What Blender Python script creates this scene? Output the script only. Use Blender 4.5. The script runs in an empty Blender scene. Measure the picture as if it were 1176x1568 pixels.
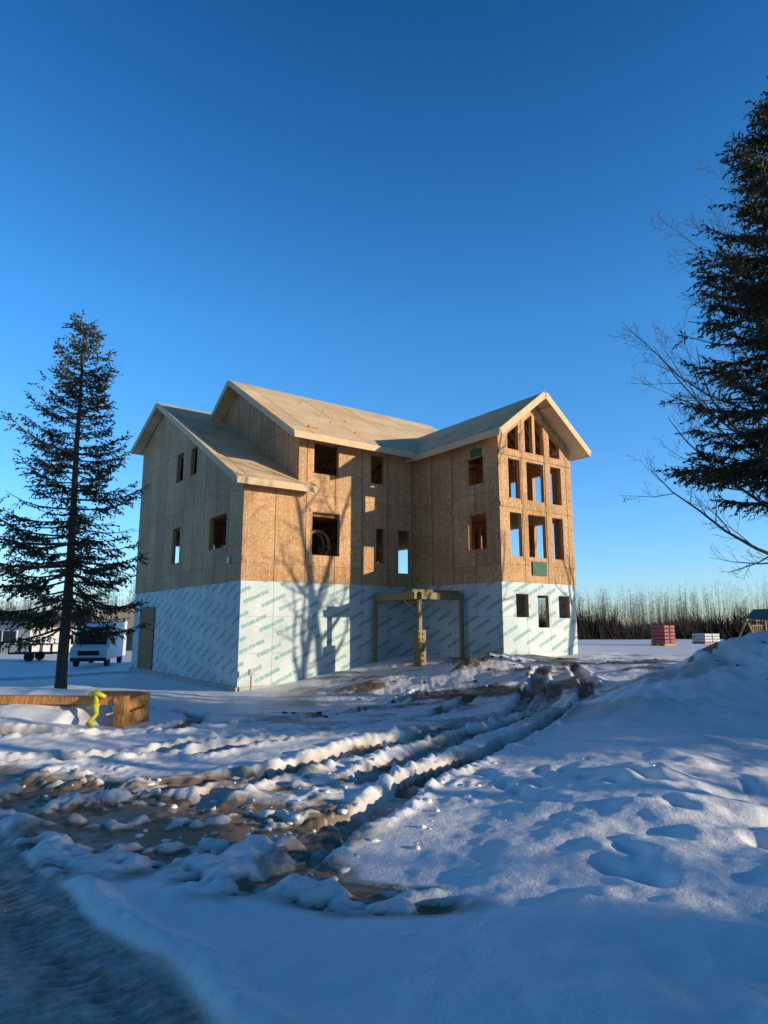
import bpy, math, random
import numpy as np
from mathutils import Vector, Matrix
from mathutils.geometry import tessellate_polygon

scene = bpy.context.scene
COL = scene.collection
R = math.radians

# ------------------------------------------------------------------ mesh buffer
class MB:
    def __init__(s): s.v=[]; s.f=[]; s.m=[]
    def face(s, pts, mi=0):
        b=len(s.v); s.v.extend([tuple(p) for p in pts]); s.f.append(tuple(range(b,b+len(pts)))); s.m.append(mi)
    def box(s,x0,x1,y0,y1,z0,z1,mi=0):
        b=len(s.v)
        s.v+= [(x0,y0,z0),(x1,y0,z0),(x1,y1,z0),(x0,y1,z0),(x0,y0,z1),(x1,y0,z1),(x1,y1,z1),(x0,y1,z1)]
        for q in ((0,3,2,1),(4,5,6,7),(0,1,5,4),(1,2,6,5),(2,3,7,6),(3,0,4,7)):
            s.f.append(tuple(b+i for i in q)); s.m.append(mi)
    def beam(s,p,q,w,h,mi=0):
        p=Vector(p);q=Vector(q);d=(q-p).normalized()
        up=Vector((0,0,1)) if abs(d.z)<.95 else Vector((1,0,0))
        a=d.cross(up).normalized()*w/2; c=a.cross(d).normalized()*h/2
        b=len(s.v)
        for o in (p,q):
            for e in (-a-c,a-c,a+c,-a+c): s.v.append(tuple(o+e))
        for t in ((0,1,2,3),(7,6,5,4),(0,4,5,1),(1,5,6,2),(2,6,7,3),(3,7,4,0)):
            s.f.append(tuple(b+i for i in t)); s.m.append(mi)
    def prism(s,prof,axis,a0,a1,mi=0):
        def P(p,a): return (a,p[0],p[1]) if axis=='x' else (p[0],a,p[1])
        n=len(prof)
        s.face([P(p,a0) for p in prof],mi); s.face([P(p,a1) for p in reversed(prof)],mi)
        for i in range(n):
            p=prof[i];q=prof[(i+1)%n]
            s.face([P(p,a0),P(p,a1),P(q,a1),P(q,a0)],mi)
    def tube(s,pts,rads,n=5,mi=0,cap=True):
        prev=None
        for i,p in enumerate(pts):
            p=Vector(p)
            d=(Vector(pts[min(i+1,len(pts)-1)])-Vector(pts[max(i-1,0)])).normalized()
            up=Vector((0,0,1)) if abs(d.z)<.9 else Vector((1,0,0))
            a=d.cross(up).normalized(); c=a.cross(d)
            b=len(s.v)
            for k in range(n):
                t=2*math.pi*k/n
                s.v.append(tuple(p+(a*math.cos(t)+c*math.sin(t))*rads[i]))
            if prev is not None:
                for k in range(n):
                    s.f.append((prev+k,prev+(k+1)%n,b+(k+1)%n,b+k)); s.m.append(mi)
            prev=b
        if cap:
            s.f.append(tuple(prev+k for k in range(n))); s.m.append(mi)
            s.f.append(tuple(prev-(len(pts)-1)*n+k for k in reversed(range(n)))); s.m.append(mi)
    def mesh(s,name,mats,smooth=False):
        me=bpy.data.meshes.new(name); me.from_pydata(s.v,[],s.f)
        for m in mats: me.materials.append(m)
        me.polygons.foreach_set('material_index',s.m)
        if smooth: me.polygons.foreach_set('use_smooth',[True]*len(s.f))
        me.update(); return me
    def obj(s,name,mats,parent=None,smooth=False,loc=None,rotz=0,bevel=0):
        me=s.mesh(name,mats,smooth)
        o=bpy.data.objects.new(name,me); COL.objects.link(o)
        if parent: o.parent=parent
        if loc: o.location=loc
        o.rotation_euler[2]=rotz
        if bevel:
            bm=o.modifiers.new('bevel','BEVEL'); bm.width=bevel; bm.segments=2; bm.limit_method='ANGLE'
        return o
def empty(name,loc=(0,0,0),rotz=0):
    e=bpy.data.objects.new(name,None); COL.objects.link(e); e.location=loc; e.rotation_euler[2]=rotz; return e

# ------------------------------------------------------------------ material helpers
class M:
    def __init__(s,name,rough=.8,spec=.3):
        s.m=bpy.data.materials.new(name); s.m.use_nodes=True; s.nt=s.m.node_tree
        s.b=s.nt.nodes['Principled BSDF']; s.b.inputs['Roughness'].default_value=rough
        s.b.inputs['Specular IOR Level'].default_value=spec
    def n(s,t,**k):
        nd=s.nt.nodes.new(t)
        for a,v in k.items(): setattr(nd,a,v)
        return nd
    def l(s,a,b): s.nt.links.new(a,b)
    def put(s,sock,v):
        if isinstance(v,(int,float)): sock.default_value=v
        elif isinstance(v,tuple): sock.default_value=v if len(v)==4 or len(v)==3 and sock.type=='VECTOR' else (*v,1)
        else: s.l(v,sock)
    def math(s,op,a,b=0,c=None):
        nd=s.n('ShaderNodeMath',operation=op); s.put(nd.inputs[0],a); s.put(nd.inputs[1],b)
        if c is not None: s.put(nd.inputs[2],c)
        return nd.outputs[0]
    def ramp01(s,v,lo,hi):
        nd=s.n('ShaderNodeMapRange',interpolation_type='SMOOTHSTEP'); s.put(nd.inputs[0],v)
        nd.inputs[1].default_value=lo; nd.inputs[2].default_value=hi; return nd.outputs[0]
    def mix(s,f,a,b,mode='MIX'):
        nd=s.n('ShaderNodeMix',data_type='RGBA',blend_type=mode); s.put(nd.inputs[0],f); s.put(nd.inputs[6],a); s.put(nd.inputs[7],b)
        return nd.outputs[2]
    def coord(s): 
        if not hasattr(s,'_c'): s._c=s.n('ShaderNodeTexCoord').outputs['Object']
        return s._c
    def noise(s,scale,detail=3,rough=.5,vec=None,stretch=None):
        v=vec or s.coord()
        if stretch:
            mp=s.n('ShaderNodeMapping'); s.l(v,mp.inputs[0]); mp.inputs['Scale'].default_value=stretch; v=mp.outputs[0]
        nd=s.n('ShaderNodeTexNoise'); s.l(v,nd.inputs['Vector']); nd.inputs['Scale'].default_value=scale
        nd.inputs['Detail'].default_value=detail; nd.inputs['Roughness'].default_value=rough; return nd.outputs[0]
    def base(s,v): s.put(s.b.inputs['Base Color'],v)
    def bump(s,h,strength=.3,dist=.02):
        nd=s.n('ShaderNodeBump'); nd.inputs['Strength'].default_value=strength; nd.inputs['Distance'].default_value=dist
        s.l(h,nd.inputs['Height']); s.l(nd.outputs[0],s.b.inputs['Normal'])
def simple(name,c,rough=.7,spec=.3,var=.25,scale=6,bump=.0):
    m=M(name,rough,spec); n=m.noise(scale,4)
    m.base(m.mix(n,tuple(x*(1-var) for x in c),tuple(min(1,x*(1+var)) for x in c)))
    if bump: m.bump(m.noise(scale*5,4),bump,.02)
    return m.m

def osb(name,c1,c2,roof=False):
    m=M(name,.75,.2); co=m.coord()
    sep=m.n('ShaderNodeSeparateXYZ'); m.l(co,sep.inputs[0])
    h=m.math('SUBTRACT',sep.outputs[0],sep.outputs[1]) if not roof else sep.outputs[0]
    z=sep.outputs[2] if not roof else sep.outputs[1]
    vor=m.n('ShaderNodeTexVoronoi'); m.l(co,vor.inputs['Vector']); vor.inputs['Scale'].default_value=16
    n1=m.noise(9,5,.7); n2=m.noise(.7,3)
    f=m.math('ADD',m.math('MULTIPLY',vor.outputs['Color'],.35),m.math('MULTIPLY',n1,.65))
    f=m.ramp01(f,.15,.85)
    c=m.mix(f,c1,c2)
    c=m.mix(m.ramp01(n2,.35,.7),c,m.mix(1,c,(.84,.80,.77,1),'MULTIPLY'))
    w_,h_=(1.22,2.6) if not roof else (2.44,1.1)
    cid=m.n('ShaderNodeTexWhiteNoise',noise_dimensions='2D'); cmb=m.n('ShaderNodeCombineXYZ')
    m.put(cmb.inputs[0],m.math('FLOOR',m.math('DIVIDE',h,w_))); m.put(cmb.inputs[1],m.math('FLOOR',m.math('DIVIDE',m.math('ADD',z,.95),h_)))
    m.l(cmb.outputs[0],cid.inputs['Vector'])
    tone=m.math('MULTIPLY_ADD',cid.outputs[0],.22,.86)
    tc=m.n('ShaderNodeCombineColor'); [m.put(tc.inputs[i],tone) for i in range(3)]
    c=m.mix(1,c,tc.outputs[0],'MULTIPLY')
    fr=m.math('FRACT',m.math('DIVIDE',m.math('ADD',h,w_*400),w_)); e=m.math('MINIMUM',fr,m.math('SUBTRACT',1,fr))
    seam=m.ramp01(e,.020,.006)
    fz=m.math('FRACT',m.math('DIVIDE',m.math('ADD',z,.95+h_*10),h_)); ez=m.math('MINIMUM',fz,m.math('SUBTRACT',1,fz))
    seam=m.math('MAXIMUM',m.math('MULTIPLY',seam,m.ramp01(m.noise(1.1,2),.12,.35)),m.math('MULTIPLY',m.ramp01(ez,.006 if not roof else .02,.002),.6))
    c=m.mix(m.math('MULTIPLY',seam,.8 if not roof else .45),c,(.07,.035,.02,1))
    if not roof:
        fs=m.math('FRACT',m.math('DIVIDE',m.math('ADD',h,488),.4067)); es=m.math('ABSOLUTE',m.math('SUBTRACT',fs,.5))
        nail=m.math('MULTIPLY',m.ramp01(es,.07,.01),m.ramp01(m.noise(14,1,.5,stretch=(1,1,.8)),.45,.56))
        c=m.mix(m.math('MULTIPLY',nail,.5),c,(.80,.62,.42,1))
    m.base(c); m.bump(n1,.25,.01); return m.m

def housewrap():
    m=M('foundation_board',.6,.25); co=m.coord()
    sep=m.n('ShaderNodeSeparateXYZ'); m.l(co,sep.inputs[0])
    h=m.math('SUBTRACT',sep.outputs[0],sep.outputs[1]); h=m.math('ADD',h,305.); z=sep.outputs[2]
    ca,sa=math.cos(R(24)),math.sin(R(24))
    a=m.math('ADD',m.math('MULTIPLY',h,ca),m.math('MULTIPLY',z,sa))
    b=m.math('ADD',m.math('SUBTRACT',m.math('MULTIPLY',z,ca),m.math('MULTIPLY',h,sa)),200.)
    rb=m.math('DIVIDE',b,.37); row=m.math('FLOOR',rb); fb=m.math('FRACT',rb)
    band=m.math('MULTIPLY',m.ramp01(fb,.10,.16),m.ramp01(fb,.50,.44))
    fa=m.math('FRACT',m.math('ADD',m.math('DIVIDE',a,1.5),m.math('MULTIPLY',row,.37)))
    dash=m.math('MULTIPLY',m.ramp01(fa,.05,.07),m.ramp01(fa,.72,.70))
    cmb=m.n('ShaderNodeCombineXYZ'); m.put(cmb.inputs[0],m.math('MULTIPLY',a,14)); m.put(cmb.inputs[1],m.math('MULTIPLY',b,9))
    let=m.noise(1.0,2,.6,vec=cmb.outputs[0])
    txt=m.math('MULTIPLY',m.math('MULTIPLY',band,dash),m.ramp01(let,.34,.48))
    c=m.mix(m.ramp01(m.noise(.9,4),.3,.7),(.49,.56,.555,1),(.61,.665,.65,1))
    c=m.mix(m.math('MULTIPLY',txt,.66),c,(.07,.30,.29,1))
    fr=m.math('FRACT',m.math('DIVIDE',h,1.22)); e=m.math('MINIMUM',fr,m.math('SUBTRACT',1,fr))
    c=m.mix(m.math('MULTIPLY',m.ramp01(e,.014,.005),.6),c,(.12,.2,.21,1))
    fr=m.math('FRACT',m.math('DIVIDE',m.math('ADD',z,4.88),1.22)); e=m.math('MINIMUM',fr,m.math('SUBTRACT',1,fr))
    c=m.mix(m.math('MULTIPLY',m.ramp01(e,.012,.004),.45),c,(.16,.25,.26,1))
    dirt=m.math('MULTIPLY',m.ramp01(m.math('ADD',z,m.noise(3,4)),1.0,.35),.5)
    c=m.mix(dirt,c,(.40,.37,.32,1))
    m.base(c); m.bump(m.noise(2.2,3),.25,.03); return m.m

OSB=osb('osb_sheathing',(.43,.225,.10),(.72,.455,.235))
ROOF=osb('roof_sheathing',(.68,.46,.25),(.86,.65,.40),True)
WRAP=housewrap()
def lumber(name,c,bs=.2,var=.72):
    m=M(name,.7,.25); n=m.noise(5,5,.6,stretch=(6,6,1)); n2=m.noise(1.3,2)
    m.base(m.mix(m.ramp01(m.math('ADD',m.math('MULTIPLY',n,.7),m.math('MULTIPLY',n2,.3)),.3,.7),tuple(x*var for x in c),c)); m.bump(n,bs,.01 if bs<.3 else .04); return m.m
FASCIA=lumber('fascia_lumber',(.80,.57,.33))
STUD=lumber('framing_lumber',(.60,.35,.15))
INNER=lumber('interior_lumber_shaded',(.36,.19,.08))  # darker copy of the framing lumber, interior shade put into its colour
TREATED=lumber('treated_lumber',(.33,.25,.11))
GREEN=simple('green_sheathing',(.05,.13,.075))
DOORB=lumber('door_plywood',(.32,.15,.055))
WHITE=simple('white_paint',(.75,.75,.74),.4,.5,.05)
GLASS=simple('dark_glass',(.02,.025,.03),.1,.6,.1)
BLACK=simple('black_rubber',(.02,.02,.02),.7)
METAL=simple('grey_metal',(.3,.3,.31),.4,.6)

# ------------------------------------------------------------------ noise + terrain
def vnoise(x,y,seed):
    xi=np.floor(x).astype(np.int64); yi=np.floor(y).astype(np.int64); fx=x-xi; fy=y-yi
    def hsh(a,b):
        h=(a*374761393+b*668265263+seed*1442695)&0xffffffff
        h=((h^(h>>13))*1274126177)&0xffffffff; h=h^(h>>16)
        return (h&0xffffff)/float(0xffffff)
    u=fx*fx*fx*(fx*(fx*6-15)+10); v=fy*fy*fy*(fy*(fy*6-15)+10)
    a=hsh(xi,yi);b=hsh(xi+1,yi);c=hsh(xi,yi+1);d=hsh(xi+1,yi+1)
    return (a*(1-u)+b*u)*(1-v)+(c*(1-u)+d*u)*v
def fbm(x,y,o,seed,g=.5):
    t=0;A=1;s=0
    for i in range(o):
        ca,sa=math.cos(i*.9+.3),math.sin(i*.9+.3)
        t=t+A*vnoise((x*ca-y*sa)*2**i,(x*sa+y*ca)*2**i,seed+i*17); s+=A; A*=g
    return t/s
def ss(a,b,x):
    t=np.clip((x-a)/(b-a),0,1); return t*t*(3-2*t)
def g2(x,y,cx,cy,rx,ry,ang=0):
    c,s=math.cos(ang),math.sin(ang); dx=x-cx;dy=y-cy
    return np.exp(-(((dx*c+dy*s)/rx)**2+((-dx*s+dy*c)/ry)**2))
def dpoly(x,y,pts):
    best=np.full(x.shape,1e9); al=np.zeros(x.shape); acc=0
    for (ax,ay),(bx,by) in zip(pts[:-1],pts[1:]):
        L=math.hypot(bx-ax,by-ay); t=np.clip(((x-ax)*(bx-ax)+(y-ay)*(by-ay))/L**2,0,1)
        d=np.hypot(x-ax-t*(bx-ax),y-ay-t*(by-ay)); k=d<best
        best=np.where(k,d,best); al=np.where(k,acc+t*L,al); acc+=L
    return best,al
def smooth_path(p,n=4):
    out=[]
    for i in range(len(p)-1):
        p0=p[max(i-1,0)];p1=p[i];p2=p[i+1];p3=p[min(i+2,len(p)-1)]
        for k in range(n):
            t=k/n
            out.append(tuple(.5*((2*p1[j])+(-p0[j]+p2[j])*t+(2*p0[j]-5*p1[j]+4*p2[j]-p3[j])*t*t+(-p0[j]+3*p1[j]-3*p2[j]+p3[j])*t**3) for j in (0,1)))
    out.append(p[-1]); return out
TR=[([(-.7,4.9),(-.2,6.2),(.55,7.8),(1.7,9.8),(3.6,13.2),(4.9,16.2),(5.6,19.5)],.15),
    ([(-1.9,6.2),(-1.3,7.6),(-.4,9.2),(.9,11.2),(2.6,14.4),(3.9,17.4),(4.6,19.8)],.14),
    ([(-6.5,8.2),(-4.6,8.4),(-2.9,9.2),(-1.2,11.2),(.4,14.0),(2.2,17.2)],.15),
    ([(-7.5,9.8),(-5.2,9.9),(-3.9,10.7),(-2.4,13.0),(-.9,15.8),(.9,18.8)],.15),
    ([(-2.3,9.0),(.2,11.0),(2.0,13.0),(3.6,16.0),(4.2,18.6)],.10),
    ([(-.2,7.4),(.3,8.6),(1.2,10.3),(3.0,13.6),(4.2,16.6)],.06),
    ([(-4.4,7.3),(-2.7,7.1),(-1.0,8.0),(.2,9.6),(1.6,12.2)],.12),
    ([(-3.3,10.6),(-3.6,13),(-4.8,16),(-7.6,18.5)],.09)]
TR=[(smooth_path(p),d) for p,d in TR]
MUDS=[(-1.75,5.75,1.4,1.0,.1,1.15),(-.95,4.95,.75,.5,-.4,1.08),(-.15,4.42,.7,.28,-.35,1.0),(-3.3,6.7,1.8,.9,.1,1.1),(-5.2,7.2,1.6,.8,0,1),(-.75,5.6,.5,.6,0,.95),(-1.9,7.3,1.8,.45,.1,.85)]
def terrain(x,y):
    s=(x+4.8)*.8121+(y-21.9)*.5835
    w=ss(9,19,y); z=.55*(1-w)+w*ss(-.5,8.5,s)*1.05
    f=ss(36,70,y); z=z*(1-f)+f*(-.25)
    lf=ss(-9,-20,x)*ss(16,30,y); z=z*(1-lf)-.45*lf
    bh=ss(2,-8,y); z=z*(1-bh)+.4*bh
    rough=fbm(x*1.3,y*1.3,4,5)-.5
    md=g2(x,y,7.7,13.2,2.5,2.2)+.55*g2(x,y,10.5,12.0,3,2.5)+.35*g2(x,y,4.8,12.2,1.6,1.5)
    z=z+md*(1.12+rough*.6)
    z=z+.32*g2(x,y,3.1,21.2,1.7,.9,.6)*(1+rough)+.12*g2(x,y,-.5,20.5,1.8,.7,.5)
    z=z+.22*g2(x,y,-6.4,10.4,1.6,.8)+.15*g2(x,y,-8,11.5,2,1)
    near=ss(40,14,y)
    z=z+(fbm(x*.55,y*.55,3,11)-.5)*.20*near
    dr=ss(.2,1.6,x-(y-4)*.33)*ss(11,7,y)
    z=z+dr*(.10+.30*(fbm(x*.9+3,y*1.1,3,23)-.5))
    z=z+.03*g2(x,y,-.1,3.3,1.5,.75)
    Mm=np.maximum.reduce([k*g2(x,y,a,b,rx,ry,an) for a,b,rx,ry,an,k in MUDS])
    n=fbm(x*1.8+y*.5,y*3.2,4,41,.5); nf=fbm(x*6,y*6,3,71,.5); nl=fbm(x*1.1,y*1.5,3,47)
    Mm2=Mm+(fbm(x*1.7,y*1.7,3,43)-.5)*.4
    Mz=ss(.34,.62,Mm2)
    slush=ss(.08,.5,Mm2)
    nn=n*.66+nf*.34+(nl-.5)*.3
    chunk=np.clip(nn-.515,0,.2)
    z=z*(1-Mz)+Mz*.49+Mz*chunk*.55*(1.3-.6*nf)
    dirt=Mz*ss(.57,.52,nn)
    wet=ss(.5,.8,Mz)*ss(.515,.485,nn)
    disturbed=.6*Mz*ss(.515,.56,nn)
    grey=slush*.75*ss(.66,.44,nn)+.25*slush
    for k,(p,dep) in enumerate(TR):
        jx=(fbm(x*.8,y*.8,2,90+k)-.5)*.25
        d,al=dpoly(x+jx,y,p)
        gr=ss(.20,.155,d)*(1-Mz*.85); z=z-dep*gr
        lug=np.sin(al*2*math.pi/.20+np.abs(d)*14)
        z=z+gr*.03*lug
        z=z+(.025+.10*np.clip(nf-.42,0,1))*np.exp(-((d-.28)/.075)**2)*(1-Mz)
        z=z+.014*np.sin(al*2*math.pi/.20)*np.exp(-((d-.24)/.05)**2)
        disturbed=np.maximum(disturbed,.35*ss(.5,.28,d)*ss(14,8,y))
        dirt=np.maximum(dirt,gr*ss(.50,.62,fbm(x*.9,y*.9,3,130+k))*.8)
        grey=np.maximum(grey,ss(.30,.12,d)*(.30+.8*fbm(x*1.5,y*1.5,3,140+k)))
    ch=g2(x,y,-.35,6.7,1.0,1.0)+.7*g2(x,y,-2.6,7.7,3.2,.6)+.10*ss(9,11,y)*ss(23,18,y)*ss(5.5,2.5,x)*ss(-6,-3,x)
    ch=np.clip(ch,0,1)*(1-dr*.85)
    disturbed=np.maximum(disturbed,ch)*ss(30,20,y)
    lump=np.clip(fbm(x*5.2,y*6.2,4,55,.6)-.49,0,.2)
    z=z+disturbed*lump*.42*ss(.36,.56,fbm(x*.9,y*.9,2,61))
    rng=np.random.RandomState(4)
    for i in range(26):
        t=i/26; cx=1.0+2.6*t+rng.uniform(-.5,.5); cy=4.3+3.6*rng.uniform(0,1)
        a=rng.uniform(-.6,1.2); z=z-.065*g2(x,y,cx,cy,.085,.16,a)+.02*g2(x,y,cx+.1,cy+.1,.2,.25,a)
    z=z+dr*.05*(fbm(x*3.2,y*2.2,3,350)-.5)
    de=ss(14,17,y)*ss(27,22,y)*ss(-3.5,0,x)
    e2=fbm(x*.75,y*1.3,5,77,.6)
    dirt=np.maximum(dirt,.85*de*ss(.585,.645,e2)); z=z+de*(e2-.5)*.28
    grey=np.maximum(grey,.6*ss(9,13,y)*ss(28,23,y)*ss(-5,-2,x)*ss(8,5.5,x)*ss(.47,.6,e2))
    dirt=np.maximum(dirt,.9*ss(.6,1.0,md)*ss(.62,.70,fbm(x*1.8,y*1.8,4,88,.6)))
    dirt=np.maximum(dirt,.9*g2(x,y,-1.9,15.2,.9,.45)*ss(.40,.53,n))
    # ploughed road, lower left
    d=(x+2.84)*-.731+(y-5.45)*-.683; al=(x+2.94)*.683+(y-5.35)*-.731
    jd=(fbm(al*1.2,d*.5,3,200)-.5)*.16
    dd=d+jd
    near2=ss(14,10,np.hypot(x,y-3))
    road=ss(-.02,.06,dd)*ss(3.6,3.2,dd)*near2
    z=z*(1-road)+road*.485+near2*.045*np.exp(-((dd+.09)/.08)**2)*(.2+1.6*fbm(al*4,d*4,3,211))*(1-Mz)
    tr1=np.exp(-((dd-.33)/.10)**2)+np.exp(-((dd-.80)/.12)**2)+np.exp(-((dd-1.4)/.18)**2)
    rn=fbm(al*4,dd*12,4,222,.6)
    z=z-road*tr1*.022+road*(.3+tr1)*.010*np.sin(al*2*math.pi/.085+dd*14)+road*(rn-.5)*.025+road*(nf-.5)*.02
    grey=np.maximum(grey,road*np.clip(.78+.3*tr1+(rn-.5)*.6,0,1))
    ln=ss(1.6,1.1,np.abs(y-31.5-.12*(x+20)))*ss(-8.2,-9.5,x)*.9
    z=z+(fbm(x*6,y*6,3,300)-.5)*.022*near*(1-wet)
    return z,np.clip(dirt,0,1),np.clip(wet,0,1),np.clip(np.maximum(grey,ln),0,1)
def gz(x,y): return float(terrain(np.array([float(x)]),np.array([float(y)]))[0][0])

def axis_pts(lo,dl,dh,hi,step,gl,gh):
    c=list(np.arange(dl,dh,step)); a=[];x=dl;s=step
    while x>lo: s=step+(dl-x)*gl; x-=s; a.append(x)
    b=[];x=dh
    while x<hi: s=step+(x-dh)*gh; b.append(x); x+=s
    return np.array(a[::-1]+c+b+[hi])
xs=axis_pts(-900,-4.8,5.0,900,.025,.03,.03)
ys=axis_pts(-300,2.5,8.6,1500,.023,.10,.011)
X,Y=np.meshgrid(xs,ys); nx,ny=len(xs),len(ys)
Z,D,W,RD=terrain(X.ravel(),Y.ravel())
me=bpy.data.meshes.new('ground'); nv=nx*ny
me.vertices.add(nv); me.vertices.foreach_set('co',np.stack([X.ravel(),Y.ravel(),Z],1).astype(np.float32).ravel())
i0=(np.arange(ny-1)[:,None]*nx+np.arange(nx-1)[None,:]).ravel()
q=np.stack([i0,i0+1,i0+nx+1,i0+nx],1).astype(np.int32); nf_=len(q)
me.loops.add(nf_*4); me.loops.foreach_set('vertex_index',q.ravel())
me.polygons.add(nf_); me.polygons.foreach_set('loop_start',np.arange(0,nf_*4,4,dtype=np.int32))
me.polygons.foreach_set('use_smooth',np.ones(nf_,dtype=bool)); me.update(calc_edges=True)
for nm,arr in (('dirt',D),('wet',W),('road',RD)):
    at=me.attributes.new(nm,'FLOAT','POINT'); at.data.foreach_set('value',arr.astype(np.float32))
ground=bpy.data.objects.new('ground',me); COL.objects.link(ground)
g=M('snowy_ground',.6,.25)
def attr(m,n): a=m.n('ShaderNodeAttribute',attribute_name=n); return a.outputs['Fac']
aD,aW,aR=attr(g,'dirt'),attr(g,'wet'),attr(g,'road')
nA=g.noise(9,6,.65); nB=g.noise(45,4,.6); nC=g.noise(.6,4)
snow=g.mix(nC,(.80,.79,.79,1),(.89,.88,.87,1))
mud=g.mix(nA,(.13,.088,.052,1),(.34,.25,.165,1))
packed=g.mix(g.ramp01(nA,.30,.70),(.29,.23,.18,1),(.58,.51,.44,1))
rf=g.ramp01(g.math('ADD',aR,g.math('MULTIPLY',g.math('SUBTRACT',nA,.5),.6)),.12,.80)
df=g.ramp01(g.math('ADD',aD,g.math('MULTIPLY',g.math('SUBTRACT',nA,.5),.9)),.35,.65)
wf=g.ramp01(g.math('ADD',aW,g.math('MULTIPLY',g.math('SUBTRACT',nA,.5),.3)),.45,.6)
c=g.mix(rf,snow,packed); c=g.mix(df,c,mud); c=g.mix(wf,c,(.23,.16,.10,1))
g.base(c)
g.put(g.b.inputs['Roughness'],g.math('MULTIPLY_ADD',wf,-.38,.62))
bn=g.n('ShaderNodeBump'); bn.inputs['Distance'].default_value=.025
g.put(bn.inputs['Strength'],g.math('MULTIPLY_ADD',wf,-.52,.6))
g.l(g.math('ADD',nA,g.math('MULTIPLY',nB,.4)),bn.inputs['Height']); g.l(bn.outputs[0],g.b.inputs['Normal'])
me.materials.append(g.m)

# ------------------------------------------------------------------ house
HA=math.atan2(.5835,.8121)
house=empty('unfinished_wooden_house',(-4.80,21.90,0),HA)
def wall(name,outer,holes,fn,mat,trim=None):
    mb=MB(); polys=[outer]+holes
    flat=[p for pl in polys for p in pl]
    tris=tessellate_polygon([[Vector((p[0],p[1],0)) for p in pl] for pl in polys])
    for d in (0,1):
        b=len(mb.v); mb.v+=[fn(p[0],p[1],d) for p in flat]
        for t in tris: mb.f.append(tuple(b+i for i in t)); mb.m.append(0)
    for pl in polys:
        n=len(pl)
        for i in range(n):
            p=pl[i];q=pl[(i+1)%n]; mb.face([fn(*p,0),fn(*q,0),fn(*q,1),fn(*p,1)],0 if pl is outer else 1)
    return mb.obj(name,[mat,STUD],house)
def rc(a,b,c,d): return [(a,c),(b,c),(b,d),(a,d)]
T=.16
Zb=3.64
fx0=lambda h,z,d:(d*T,h,z)
fy0=lambda h,z,d:(h,d*T,z)
fwl=lambda h,z,d:(7.5+d*T,h,z)
fwf=lambda h,z,d:(h,-4.7+d*T,z)
WR=11.46
fwr=lambda h,z,d:(WR-d*T,h,z)
side_holes=[rc(6.42,7.25,8.2,9.45),rc(4.78,5.5,8.2,9.35),rc(6.4,7.35,4.7,6.2),rc(1.4,3.05,4.9,6.12)]
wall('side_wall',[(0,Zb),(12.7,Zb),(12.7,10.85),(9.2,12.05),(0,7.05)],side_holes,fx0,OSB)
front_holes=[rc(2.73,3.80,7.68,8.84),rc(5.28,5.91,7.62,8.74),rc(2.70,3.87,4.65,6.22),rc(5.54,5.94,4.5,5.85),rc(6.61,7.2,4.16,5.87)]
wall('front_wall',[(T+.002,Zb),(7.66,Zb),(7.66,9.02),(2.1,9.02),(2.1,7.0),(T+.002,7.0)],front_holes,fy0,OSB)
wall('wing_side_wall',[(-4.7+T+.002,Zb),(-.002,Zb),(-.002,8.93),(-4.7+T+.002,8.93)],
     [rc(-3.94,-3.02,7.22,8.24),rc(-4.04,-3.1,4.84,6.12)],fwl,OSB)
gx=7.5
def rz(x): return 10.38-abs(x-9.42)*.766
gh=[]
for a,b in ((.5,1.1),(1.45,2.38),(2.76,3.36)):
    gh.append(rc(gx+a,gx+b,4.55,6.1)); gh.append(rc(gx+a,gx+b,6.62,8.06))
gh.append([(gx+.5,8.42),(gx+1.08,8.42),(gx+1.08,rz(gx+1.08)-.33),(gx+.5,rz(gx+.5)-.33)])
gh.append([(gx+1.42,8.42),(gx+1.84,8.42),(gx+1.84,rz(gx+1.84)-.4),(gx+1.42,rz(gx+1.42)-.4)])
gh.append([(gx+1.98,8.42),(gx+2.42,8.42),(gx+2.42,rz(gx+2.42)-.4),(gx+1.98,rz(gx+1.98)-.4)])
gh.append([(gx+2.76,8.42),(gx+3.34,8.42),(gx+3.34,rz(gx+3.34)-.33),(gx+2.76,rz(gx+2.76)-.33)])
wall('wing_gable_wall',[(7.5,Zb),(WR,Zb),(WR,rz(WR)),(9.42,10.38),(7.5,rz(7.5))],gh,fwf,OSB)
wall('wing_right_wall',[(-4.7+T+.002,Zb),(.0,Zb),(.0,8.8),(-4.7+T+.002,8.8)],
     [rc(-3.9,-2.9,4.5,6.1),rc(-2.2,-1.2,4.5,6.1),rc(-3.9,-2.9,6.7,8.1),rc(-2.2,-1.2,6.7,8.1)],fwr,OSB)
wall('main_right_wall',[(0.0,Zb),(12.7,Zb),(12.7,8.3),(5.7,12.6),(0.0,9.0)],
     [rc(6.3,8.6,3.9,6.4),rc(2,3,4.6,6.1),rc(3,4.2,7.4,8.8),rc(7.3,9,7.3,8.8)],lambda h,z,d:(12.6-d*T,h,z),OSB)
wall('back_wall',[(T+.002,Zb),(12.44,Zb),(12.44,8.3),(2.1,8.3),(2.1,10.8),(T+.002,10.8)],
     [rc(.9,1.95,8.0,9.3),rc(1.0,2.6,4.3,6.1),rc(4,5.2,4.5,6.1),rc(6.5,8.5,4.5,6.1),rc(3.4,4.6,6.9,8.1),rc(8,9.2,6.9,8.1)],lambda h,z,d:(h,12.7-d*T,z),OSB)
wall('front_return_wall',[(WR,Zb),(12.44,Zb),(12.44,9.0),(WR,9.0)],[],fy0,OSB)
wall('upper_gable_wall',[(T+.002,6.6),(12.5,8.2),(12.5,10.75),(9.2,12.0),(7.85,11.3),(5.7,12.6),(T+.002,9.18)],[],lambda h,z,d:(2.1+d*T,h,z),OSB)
ins=.03
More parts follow.
